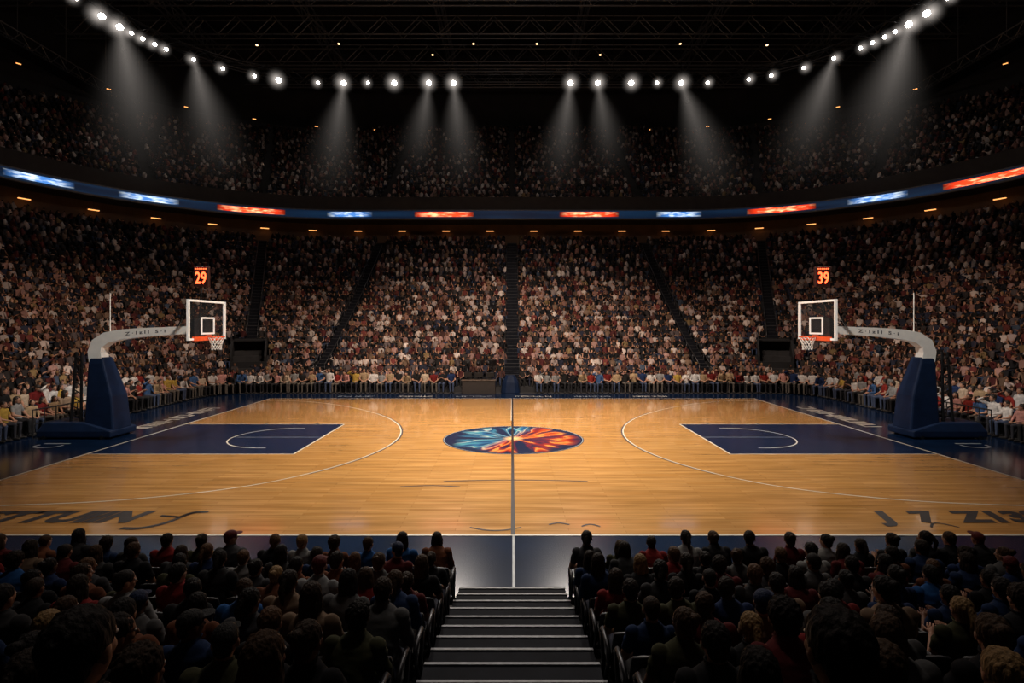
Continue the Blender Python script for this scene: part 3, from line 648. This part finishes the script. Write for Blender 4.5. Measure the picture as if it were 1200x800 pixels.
def hair(style):
    mb = MB()
    if style == 'buzz': mb.ell((0,-.013,.036),(.0805,.0975,.088),nu=24,nv=16); mb.ell((0,-.05,-.02),(.06,.045,.055))
    elif style == 'curly': mb.ell((0,-.028,.05),(.098,.106,.098),nu=24,nv=16); mb.ell((0,-.06,-.02),(.078,.056,.066))
    elif style == 'cap':
        mb.ell((0,-.010,.045),(.084,.102,.082),nu=24,nv=16); mb.loft([((0,.105,.048),.07,.075),((0,.108,.056),.072,.078)],n=20); mb.ell((0,-.06,-.02),(.06,.042,.05))
    else:
        mb.ell((0,-.020,.038),(.084,.100,.091),nu=24,nv=16); mb.ell((0,-.055,-.025),(.066,.048,.062))
        for sx in (-1, 1): mb.ell((sx*.072,-.012,.02),(.014,.035,.038))
    if style == 'long':
        mb.ell((0,-.068,-.09),(.088,.05,.15)); mb.ell((0,-.07,-.17),(.08,.042,.10))
        for sx in (-1, 1): mb.ell((sx*.076,-.02,-.06),(.022,.045,.12))
    if style == 'bun': mb.ell((0,-.115,.085),(.042,.042,.04))
    if style == 'ponytail': mb.capsule((0,-.112,.05),(0,-.15,-.02),.028,.032); mb.capsule((0,-.15,-.02),(0,-.125,-.17),.032,.012)
    v, f, mi, nn = evald(mesh_from('h', mb.v, mb.f, []), [('REMESH', dict(mode='VOXEL', voxel_size=.006)), ('SMOOTH', dict(factor=.5, iterations=2))])
    amp = .009 if style == 'curly' else (.005 if style not in ('cap','buzz') else .0)
    if amp: v = v+nn*np.array([(mnoise.noise(V((p[0]*55, p[1]*55, p[2]*14)))+.5*mnoise.noise(V((p[0]*120, p[1]*120, p[2]*40))))*amp*1.3 for p in v])[:,None]
    return v, f
HS = {s: hair(s) for s in ('short','long','bun','ponytail','curly','buzz','cap')}
HME = {s: mesh_from('hair_'+s, v, f, [MT['hair']]) for s, (v, f) in HS.items()}
POSES = [
 dict(lean=.02), dict(lean=.42, wr=(.07,.40,.66), wl=(-.07,.40,.66), spread=.17, sleeve='long', pitch=-.25),
 dict(lean=.08, sway=.10, yaw=.55, wr=(.03,.22,.68), wl=(-.05,.25,.68)), dict(lean=.05, sway=-.09, yaw=-.6, sleeve='long', sw=1.05, belly=1.1),
 dict(lean=-.06, wr=(.10,.20,.86), wl=(-.08,.22,.84), poleR=(.5,-.3,-1), poleL=(-.5,-.3,-1), sw=.9, belly=.9), dict(lean=.22, wr=(.06,.33,.70), wl=(-.14,.36,.64), yaw=.15, belly=1.1, sw=1.02),
 dict(lean=.10, wr=(.16,.20,1.22), wl=(-.12,.26,.68), poleR=(1,-.2,-.6), sw=.93, sleeve='long'), dict(lean=.0, sw=.88, belly=.88, yaw=-.2, spread=.09)]
BD = [body(**p) for p in POSES]
NEARM = []
for i, B in enumerate(BD):
    bv = list(map(tuple, B['v'])); n0 = len(bv); bf_ = list(B['f'])+[tuple(n0+k for k in f) for f in B['ex'].f]; mi = [0]*len(B['f'])+B['ex'].m
    me = mesh_from('body', bv+B['ex'].v, bf_, [MT['skin'], MT['eye'], MT['pupil']], mi)
    parts = {}
    for key, nm, push, mt in (('torso','shirt',.013,'shirt'), ('legs','trousers',.010,'trous')):
        vv, ff = sub(B, key, push); v2, f2, _, _ = evald(mesh_from(nm, vv, ff, []), [('SOLIDIFY', dict(thickness=.008, offset=-1))]); parts[nm] = mesh_from(nm, v2, f2, [MT[mt]])
    vv, ff = sub(B, 'shoe', .008); sh = []
    for sx in (-1, 1):
        fs = [f for f in ff if vv[f[0]][0]*sx > 0]; us = sorted({k for f in fs for k in f}); mp = {o: k for k, o in enumerate(us)}; sh.append(mesh_from('shoe', vv[us], [tuple(mp[k] for k in f) for f in fs], [MT['shoe']]))
    NEARM.append((me, parts, sh, B['HM']))
LI = {'skin':0,'torso':1,'legs':2,'shoe':3}
def merged(i, style):
    B = BD[i]; v = list(map(tuple, B['v'])); f = list(B['f']); mi = [LI[B['lab'][q[0]]] for q in f]
    ex = B['ex']; n0 = len(v); v += ex.v; f += [tuple(n0+k for k in q) for q in ex.f]; mi += [0]*len(ex.f)
    hv, hf = HS[style]; M = B['HM']; n0 = len(v); v += [tuple(M @ V(p)) for p in hv]; f += [tuple(n0+k for k in q) for q in hf]; mi += [4]*len(hf)
    return v, f, mi
MERG = [merged(i, s) for i, s in enumerate(('short','buzz','long','short','ponytail','cap','curly','long'))]
FARM = []; TPL = {230: [], 110: []}
for v, f, mi in MERG:
    fm = [MT['fskin'], MT['shirt'], FT[0], MT['shoe'], MT['fhair']]
    base = mesh_from('m', v, f, fm, mi)
    v1, f1, m1, _ = evald(base, [('DECIMATE', dict(ratio=.10))])
    for ft in FT: FARM.append(mesh_from('person', v1, f1, [MT['fskin'], MT['shirt'], ft, MT['shoe'], MT['fhair']], m1))
    ntri = sum(len(q)-2 for q in f1)
    b2 = mesh_from('m2', v1, f1, fm, m1)
    for n in (230, 110):
        v2, f2, m2, _ = evald(b2, [('DECIMATE', dict(ratio=n/ntri)), ('TRIANGULATE', {})]); TPL[n].append((v2, np.array(f2), np.array(m2)))
SKIN = [(.50,.27,.18),(.42,.21,.13),(.30,.14,.08),(.14,.065,.04),(.55,.32,.23),(.22,.10,.06)]
HAIRC = [(.012,.009,.008),(.02,.013,.009),(.05,.025,.012),(.03,.017,.010),(.012,.009,.008),(.02,.013,.009),(.012,.010,.010),(.26,.16,.07),(.10,.05,.025),(.06,.035,.02)]
def addp(name, me, parent, col, M=None):
    o = bpy.data.objects.new(name, me); COL.objects.link(o); o.parent = parent
    if col: o.color = (*col, 1)
    if M is not None: o.matrix_local = M
    return o
SHC = [('black',(.012,.012,.014)),('dark grey',(.05,.05,.055)),('navy',(.012,.028,.08)),('navy',(.015,.03,.09)),('dark red',(.20,.018,.018)),('maroon',(.10,.014,.016)),('blue',(.02,.09,.27)),('light grey',(.22,.22,.22)),('tan',(.18,.12,.08)),('olive',(.05,.05,.025)),('rust',(.14,.05,.025)),('black',(.012,.012,.014)),('grey',(.09,.09,.092)),('black',(.016,.016,.018)),('dark grey',(.035,.035,.037))]
STW = ['short','short','short','buzz','curly','long','long','ponytail','bun','cap','short']
HN = {'short':'short hair','buzz':'cropped hair','curly':'curly hair','long':'long hair','ponytail':'ponytail','bun':'hair bun','cap':'cap'}
def near_person(x, y, z, rz, label, pose, shirt, style, skin, hc, sc):
    me, parts, sh, HM = NEARM[pose]
    r = empty('person', (x, y, z), rz, label, 'person', 'spectators in the near stand'); r.scale = (sc,)*3
    addp('body', me, r, skin); addp('shirt', parts['shirt'], r, shirt); addp('trousers', parts['trousers'], r, random.choice([(.02,.025,.05),(.012,.012,.013),(.06,.05,.04)]))
    for s_ in sh: addp('shoe', s_, r, None)
    addp('cap' if style == 'cap' else 'hair', HME[style], r, random.choice([(.10,.012,.012),(.01,.02,.06),(.02,.02,.02)]) if style == 'cap' else hc, HM)
    return r

def seat_proto():
    r = empty('arena_seat')
    t = MB(); n = 8
    vs = []
    for j in range(n+1):
        y = -.17+.42*j/n; z = .445+.03*(j/n)-.02*math.sin(PI*j/n)
        for x in (-.225, 0, .225): vs.append((x, y, z-(.012 if x == 0 else 0)))
    fs = [(3*j+k, 3*j+k+1, 3*j+k+4, 3*j+k+3) for j in range(n) for k in range(2)]; t.add(vs, fs)
    o = t.build('seat', MT['seat'], r, True); md = o.modifiers.new('s','SOLIDIFY'); md.thickness = .035
    t = MB(); vs = []
    for j in range(n+1):
        zz = .44+.42*j/n
        for k in range(7):
            x = -.225+.075*k; w = 1-.10*(j/n)**3; vs.append((x*w, -.19-.10*j/n-.03*(1-(x/.225)**2), zz-(.03*(x/.225)**2 if j == n else 0)))
    t.add(vs, [(7*j+k, 7*j+k+1, 7*j+k+8, 7*j+k+7) for j in range(n) for k in range(6)])
    o = t.build('backrest', MT['seat'], r, True); md = o.modifiers.new('s','SOLIDIFY'); md.thickness = .03
    for sx in (-1, 1):
        t = MB(); t.sweep([(sx*.245,-.26,.56),(sx*.245,-.22,.66),(sx*.245,-.1,.685),(sx*.245,.10,.675),(sx*.245,.17,.61)],.022,8); t.build('armrest', MT['seatf'], r, True)
        t = MB(); t.sweep([(sx*.245,.16,.62),(sx*.245,.07,.42),(sx*.245,.0,.0)],.02,8); t.sweep([(sx*.245,-.26,.58),(sx*.245,-.12,.40),(sx*.245,-.04,.2)],.018,8); t.box((sx*.245,-.02,.01),(.05,.24,.02)); t.build('leg', MT['seatf'], r, True)
    return r
SP = seat_proto(); sp_used = False
YK = [7.9-.72*k for k in range(8)]+[2.18, 1.5]; TOPS = [628,636,646,656,669,683,699,717,742]
ROWS = [(y, max(0, 4.34-(t_-381)*y/620-1.27)) for y, t_ in zip(YK, TOPS)]+[(1.5, 2.20)]
XI = [.88]*7+[.85,.78,.62]
t = MB()
for k, (y, z) in enumerate(ROWS):
    for s in (-1, 1): t.box((s*(XI[k]+15)/2, y+.18, z-2.5), (15-XI[k], .74, 5.0), 0)
for s in (-1, 1): t.box((s*7.8, .35, -.2), (14.4, 1.5, 4.8)); t.box((s*7.8, -1.2, .2), (14.4, 1.8, 5.2))
tag(t.build('floor', MT['conc']), 'stepped concrete floor of the near stand', 'terrace', kind='structure')
t = MB(); t.box((0,-3.2,19),(120,.2,46)); tag(t.build('wall_near', MT['wall']), 'black wall behind the near stand', 'wall', kind='structure')
t = MB(); ys = np.arange(8.5, -2.0, -.42)
for i, y in enumerate(ys):
    z = float(np.interp(-(y-.21), [-8.5,-4.7,-3.1,-1.2,1.5], [.06,1.12,1.5,2.1,2.7])); w = 1.7 if y > 3 else 1.5 if y > 2 else 1.2
    t.box((0, y-.21, z/2-.1), (w, .42, z+.2), 0); t.box((0, y-.015, z+.006), (w, .035, .014), 1)
tag(t.build('stairs', [MT['step'], MT['nose']]), 'dark near aisle stairs with pale nosings leading down to the court', 'stairs', kind='structure')
for k, (y, z) in enumerate(ROWS):
    if k == 9: xs = {-1: [1.26], 1: [.93]}
    else:
        xs = {}
        for s in (-1, 1):
            a = XI[k]+.24; xs[s] = [a+.505*j for j in range(40) if a+.505*j < .97*y+.3]
    for s in (-1, 1):
        for j, ax in enumerate(xs[s]):
            side = 'left' if s < 0 else 'right'; where = 'row %s from court, %s %s of aisle' % (NW[k+1], ordw(j+1), side)
            if not sp_used: c = SP; sp_used = True
            else: c = copy_tree(SP)
            c.location = (s*ax, y, z); tag(c, 'black plastic arena seat, '+where, 'seat', 'black seats in the near stand')
            if k < 9 and random.random() < .03: continue
            pose = random.choice([0,0,1,2,3,4,5,5,7,7] if k < 7 else [0,1,3,5,7]); st = random.choice(STW)
            if pose in (4, 7) and random.random() < .5: st = random.choice(['long','ponytail','bun'])
            cn, cc = random.choice(SHC)
            if k == 9: pose, st, cn, cc = 0, 'short', 'black', (.012,.012,.014)
            if k == 8 and s > 0 and j == 1: pose, st, cn, cc = 0, 'short', 'blue', (.02,.08,.26)
            near_person(s*ax+random.uniform(-.02,.02), y, z, random.uniform(-.12,.12), 'person in %s top with %s, %s' % (cn, HN[st], where), pose, cc, st, random.choice(SKIN), random.choice(HAIRC) if k < 9 else HAIRC[0], 1.0 if k == 9 else random.uniform(.86,.96))

# ------------------------------------------------------------------ far seats, people and crowd
t = MB(); t.box((0,.02,.44),(.46,.42,.05)); t.box((0,-.22,.68),(.46,.05,.46))
for sx in (-1,1): t.box((sx*.2,.15,.21),(.035,.035,.42)); t.box((sx*.2,-.2,.22),(.035,.035,.44))
cs = t.build('courtside_chair', MT['seat'], bevel=.012); cs_me = cs.data; cs_first = True
FSH = [('white',(.60,.57,.55)),('white',(.66,.63,.6)),('white',(.55,.55,.55)),('black',(.015,.015,.017)),('black',(.02,.02,.02)),('navy',(.015,.03,.09)),('grey',(.25,.25,.25)),('dark red',(.22,.025,.02)),('maroon',(.14,.015,.015)),('yellow',(.42,.28,.06)),('blue',(.05,.11,.25)),('pink',(.5,.25,.22)),('tan',(.35,.25,.15)),('beige',(.5,.40,.30))]
cnt = {}; crowd = []
def face(st, r): p = PT(st, r); return p, math.atan2(-p[3], -p[2])-PI/2
for k, (r, z) in enumerate(LR):
    y0 = 13.; T = 2*(CY-y0)+PI*r+2*CX; sp = .56 if k == 0 else .44; n = int(T/sp)
    for i in range(n):
        s = (i+.5)*T/n; st = at_arc(r, s, y0); p, ang = face(st, r)
        if abs(p[0]) > 1.04*p[1]+1.0: continue
        if in_aisle(p, r, .6 if k else .55, [AIS[0]]): continue
        if k > 1 and in_aisle(p, r, .5, AIS[1:]): continue
        if k < 8 and in_aisle(p, r, 1.3, AIS[3:5]) and 4.8 < r < 8.4: continue
        if k == 0 and (-3.4 < p[0] < 1.2 and st[0] == 'F'): continue
        if k <= 1 and -3.3 < p[0] < -1.2 and st[0] == 'F': continue
        reg = 'F' if st[0] in ('F','AR','AL') else st[0]
        if (k == 0) or (k == 1 and reg in 'RL' and p[1] < 30.5):
            if reg == 'F': key = ('far', 'left' if p[0] < 0 else 'right')
            else: key = (k, reg)
            cnt.setdefault(key, []).append((abs(p[0])+abs(p[1]-34) if reg == 'F' else -p[1], p, ang, r, z, reg, k))
        else: crowd.append((p[0], p[1], z, ang, 230 if k < 19 else 110))
for key, lst in cnt.items():
    lst.sort(key=lambda q: q[0])
    for j, (_, p, ang, r, z, reg, k) in enumerate(lst):
        if reg == 'F': where = 'far courtside row, %s %s of centre aisle' % (ordw(j+1), key[1])
        else: where = '%s stand %s row, %s from the far corner' % ('left' if reg == 'L' else 'right', ordw(k+1), ordw(j+1))
        if cs_first: c = cs; cs_first = False
        else: c = bpy.data.objects.new('courtside_chair', cs_me); COL.objects.link(c)
        c.location = (p[0], p[1], z); c.rotation_euler = (0,0,ang); tag(c, 'black chair, '+where, 'chair', 'black courtside chairs')
        cn, cc = random.choice(FSH)
        o = bpy.data.objects.new('person', random.choice(FARM)); COL.objects.link(o); o.location = (p[0], p[1], z); o.rotation_euler = (0,0,ang+random.uniform(-.3,.3)); o.scale = (random.uniform(1.02,1.2),)*3; o.color = (*cc,1)
        tag(o, 'seated person in %s top, %s' % (cn, where), 'person', 'spectators in the front rows')
for k, (r, z) in enumerate(UR):
    y0 = 13.; T = 2*(CY-y0)+PI*r+2*CX; n = int(T/.47)
    for i in range(n):
        s = (i+.5)*T/n; st = at_arc(r, s, y0); p, ang = face(st, r)
        f = {'R':1, 'L':1, 'F':0}.get(st[0]); f = f if f is not None else (1-st[1]/(PI/2) if st[0] == 'AR' else st[1]/(PI/2))
        if k > 26.5-14*f: continue
        if abs(p[0]) > 1.04*p[1]+1.0 or in_aisle(p, r, .42, UAIS): continue
        crowd.append((p[0], p[1], z, ang, 110))
C = np.array(crowd); print('crowd', len(C))
def mass(name, tpls, loc, ang, sc, cols, mtl):
    Vs = []; Fs = []; Cs = []; off = 0
    for ti, (tv, tf, tm) in enumerate(tpls):
        idx = np.where(loc[:,4] == ti)[0]; n = len(idx)
        if not n: continue
        ca, sa = np.cos(ang[idx])[:,None], np.sin(ang[idx])[:,None]; q = tv[None]*sc[idx][:,None,None]
        X = q[...,0]*ca-q[...,1]*sa+loc[idx,0][:,None]; Y = q[...,0]*sa+q[...,1]*ca+loc[idx,1][:,None]; Z = q[...,2]+loc[idx,2][:,None]
        Vs.append(np.stack([X,Y,Z],-1).reshape(-1,3)); F = tf[None]+(np.arange(n)*len(tv))[:,None,None]+off; Fs.append(F.reshape(-1,tf.shape[1])); off += n*len(tv)
        if cols is not None: Cs.append(cols[idx][:,tm].reshape(-1,3))
    Vs = np.concatenate(Vs); Fs = np.concatenate(Fs); w = Fs.shape[1]
    me = bpy.data.meshes.new(name); me.vertices.add(len(Vs)); me.vertices.foreach_set('co', Vs.ravel().astype(np.float32))
    me.loops.add(Fs.size); me.loops.foreach_set('vertex_index', Fs.ravel().astype(np.int32)); me.polygons.add(len(Fs)); me.polygons.foreach_set('loop_start', np.arange(0, Fs.size, w, dtype=np.int32))
    if cols is not None:
        Cs = np.concatenate(Cs); Cs = np.concatenate([Cs, np.ones((len(Cs),1))], 1); at = me.attributes.new('col', 'BYTE_COLOR', 'CORNER'); at.data.foreach_set('color', np.repeat(Cs, w, axis=0).ravel().astype(np.float32))
    me.update(calc_edges=True); me.validate(); me.materials.append(mtl)
    o = bpy.data.objects.new(name, me); COL.objects.link(o); return o
n = len(C); keep = rng.random(n) > .03
tp = TPL[230]+TPL[110]; ti = rng.integers(0, 8, n)+np.where(C[:,4] == 230, 0, 8)
P5 = np.array([(.60,.50,.45),(.68,.58,.53),(.44,.35,.33),(.42,.25,.22),(.30,.16,.13),(.16,.04,.035),(.10,.025,.025),(.028,.03,.05),(.012,.012,.015),(.016,.015,.015),(.04,.034,.034),(.12,.095,.095),(.20,.13,.09),(.28,.19,.09),(.06,.08,.12),(.07,.03,.026)])
W5 = np.array([5,4,5,6,5,4,6,6,11,10,7,4,5,1,1,6], float); W5 /= W5.sum()
shirt = P5[rng.choice(len(P5), n, p=W5)]*rng.uniform(.55,1.15,(n,1)); skin = np.array(SKIN)[rng.integers(0,6,n)]; hr = np.array(HAIRC)[rng.integers(0,len(HAIRC),n)]; tr = np.array([(.02,.022,.04),(.015,.015,.016),(.07,.055,.045),(.03,.045,.09)])[rng.integers(0,4,n)]
cols = np.clip(np.stack([skin, shirt, tr, np.full((n,3),.03), hr], 1), 0, 1)
loc = C.copy(); loc[:,4] = ti; loc[:,0] += rng.uniform(-.08,.08,n); loc[:,1] += rng.uniform(-.08,.08,n)
ang = C[:,3]+rng.uniform(-.3,.3,n); sc = rng.uniform(.80,.95,n)
o = mass('crowd', tp, loc[keep], ang[keep], sc[keep], cols[keep], MT['crowd'])
tag(o, 'dense seated crowd filling the lower and upper bowl', 'crowd', kind='stuff')
bx = MB(); bx.box((0,0,.42),(.40,.40,.05)); bx.box((0,-.22,.62),(.40,.05,.38)); bx.box((0,-.05,.2),(.06,.2,.40))
l2 = C.copy(); l2[:,4] = 0
o = mass('arena_seats', [(np.array(bx.v), np.array(bx.f), None)], l2, C[:,3], np.ones(n), None, MT['seat'])
tag(o, 'rows of dark seats under the crowd in the bowl', 'seats', kind='stuff')

# ------------------------------------------------------------------ scorer's table etc.
r = empty('scorers_table', (-2.1, 33.6, 0), 0, 'dark scorer\'s table with monitors at the far sideline', 'table')
t = MB(); t.box((0,0,.42),(2.1,.6,.84)); t.build('skirt', MT['table'], r, bevel=.02)
t = MB(); t.box((0,0,.87),(2.2,.7,.05)); t.build('tabletop', MT['desk'], r, bevel=.01)
for i, x in enumerate((-.7, 0, .7)):
    m_ = empty('monitor', (-2.1+x, 33.65, .895), 0, 'small black monitor on the scorer\'s table, %s from left' % ordw(i+1), 'monitor', 'monitors on the scorer\'s table')
    t = MB(); t.box((0,0,.30),(.5,.04,.32)); t.build('case', MT['blk'], m_, bevel=.01); t = MB(); t.box((0,0,.01),(.2,.16,.02)); t.box((0,0,.08),(.04,.03,.14)); t.build('stand', MT['blk'], m_); t = MB(); t.box((0,.022,.30),(.45,.005,.27)); t.build('screen', MT['screen'], m_)
for i, x in enumerate((-2.9, -2.1, -1.3)):
    c = empty('video_camera', (x, 34.7, .36), .1-.3*i, 'black video camera on a tripod behind the scorer\'s table, %s one' % ('left', 'middle', 'right')[i], 'camera', 'video cameras')
    for a in (0, 2.1, 4.2): t = MB(); t.tube((.4*math.cos(a), .4*math.sin(a), 0), (0,0,1.35), .022, n=6); t.build('tripod_leg', MT['blk'], c)
    t = MB(); t.box((0,0,1.52),(.34,.6,.38)); t.box((0,-.05,1.78),(.10,.3,.08)); t.build('camera_body', MT['blk'], c, bevel=.03); t = MB(); t.tube((0,-.27,1.52),(0,-.55,1.52),.09,.12,14); t.build('lens', MT['blk'], c, True)
r = empty('padded_barrier', (-.1, 33.9, 0), 0, 'navy padded barrier at the foot of the centre aisle', 'barrier')
t = MB(); t.loft([((0,0,.02),.62,.32),((0,0,.7),.52,.28),((0,0,1.15),.30,.2)], n=12); t.build('pad', MT['pad'], r)
t = MB(); t.sweep([(-.6,.3,0),(-.6,.3,1.3),(.6,.3,1.3),(.6,.3,0)], .025, 6); t.sweep([(-.6,.3,.9),(.6,.3,.9)], .02, 6); t.build('rail', MT['rail'], r)
for s in (-1, 1):
    r = empty('barrier_rail', (s*18.3, 21.5, 0), PI/2, '%s side metal barrier rail behind the hoop base' % ('left' if s < 0 else 'right'), 'barrier')
    t = MB()
    for q in range(6): t.tube((-1.3+.52*q,0,0), (-1.3+.52*q,0,1.1), .02, n=6)
    t.sweep([(-1.3,0,1.1),(1.3,0,1.1)],.028,6); t.sweep([(-1.3,0,.55),(1.3,0,.55)],.018,6); t.build('rails', MT['rail'], r)

# ------------------------------------------------------------------ lights
def lamp(kind, loc, energy, col, tgt=None, **kw):
    d = bpy.data.lights.new('scene_light', kind); d.energy = energy; d.color = col
    for k, v in kw.items(): setattr(d, k, v)
    o = bpy.data.objects.new('scene_light', d); COL.objects.link(o); o.location = loc
    if tgt is not None: o.rotation_euler = (V(tgt)-V(loc)).to_track_quat('-Z','Y').to_euler()
    return o
WC = (1,.86,.66); rad = math.radians
for x, y, tx, ty, e, sz in ((-9,23,-7,21.5,17000,44),(9,23,7,21.5,17000,44),(0,25,0,23,30000,44),(-4,20,-4,17,19000,44),(4,20,4,17,19000,44)):
    lamp('SPOT', (x, y, 27), e, WC, (tx, ty, 0), spot_size=rad(sz), spot_blend=1.0, shadow_soft_size=.8)
# stands: added warm fill spots, no visible fixture, fading towards the upper tier
lamp('SPOT', (0, 21, 27), 21000, (1,.78,.62), (0, 36, 1), spot_size=rad(72), spot_blend=1.0, shadow_soft_size=1.0)
for s in (-1, 1): lamp('SPOT', (s*3, 21, 27), 18000, (1,.78,.62), (s*17, 31, 0), spot_size=rad(64), spot_blend=1.0, shadow_soft_size=1.0)
lamp('SPOT', (0, 8, 15), 15000, (1,.84,.70), (0, 35, 1.0), spot_size=rad(54), spot_blend=1.0, shadow_soft_size=.6)  # unseen fill added to brighten the far front rows
lamp('POINT', (0, 26, 27), 2000, (1,.80,.70), shadow_soft_size=2.0)  # added point fill for upper tier and roof, not a fixture
for s in (-1, 1): lamp('SPOT', (s*2, 12.5, 15.5), 7500, (1,.94,.86), (s*13.8, 20.7, 4.2), spot_size=rad(22), spot_blend=.7, shadow_soft_size=.3)  # unseen spots added to whiten the backboards and arms
lamp('SPOT', (0, 9, 17), 750, (1,.88,.78), (0, 3.5, 1), spot_size=rad(85), spot_blend=.8, shadow_soft_size=.5)  # dim top fill added over the near spectators
# truss spots that give the long reflections on the floor
for px, e, tx, ty in ((532, 24000, -1.0, 9.5), (668, 24000, 1.0, 9.5), (263, 9000, -7, 13), (940, 9000, 7, 13)):
    p = [q[1] for q in lampdat if q[0] == px][0]
    lamp('SPOT', p+V((0,-.8,-.4)), e, (1,.90,.80), (tx, ty, 0), spot_size=rad(13 if e > 20000 else 18), spot_blend=1.0, shadow_soft_size=.4)
w = bpy.data.worlds.new('w'); S.world = w; w.use_nodes = True; w.node_tree.nodes['Background'].inputs[0].default_value = (.5,.55,.7,1); w.node_tree.nodes['Background'].inputs[1].default_value = .004
S.view_settings.view_transform = 'Standard'
cam = bpy.data.cameras.new('camera'); cam.sensor_width = 36; cam.lens = 36*620/1200; cam.shift_y = -19/1200; cam.clip_end = 300; cam.clip_start = .05
co = bpy.data.objects.new('camera', cam); COL.objects.link(co); co.location = (0,0,4.34); co.rotation_euler = (PI/2,0,0); S.camera = co
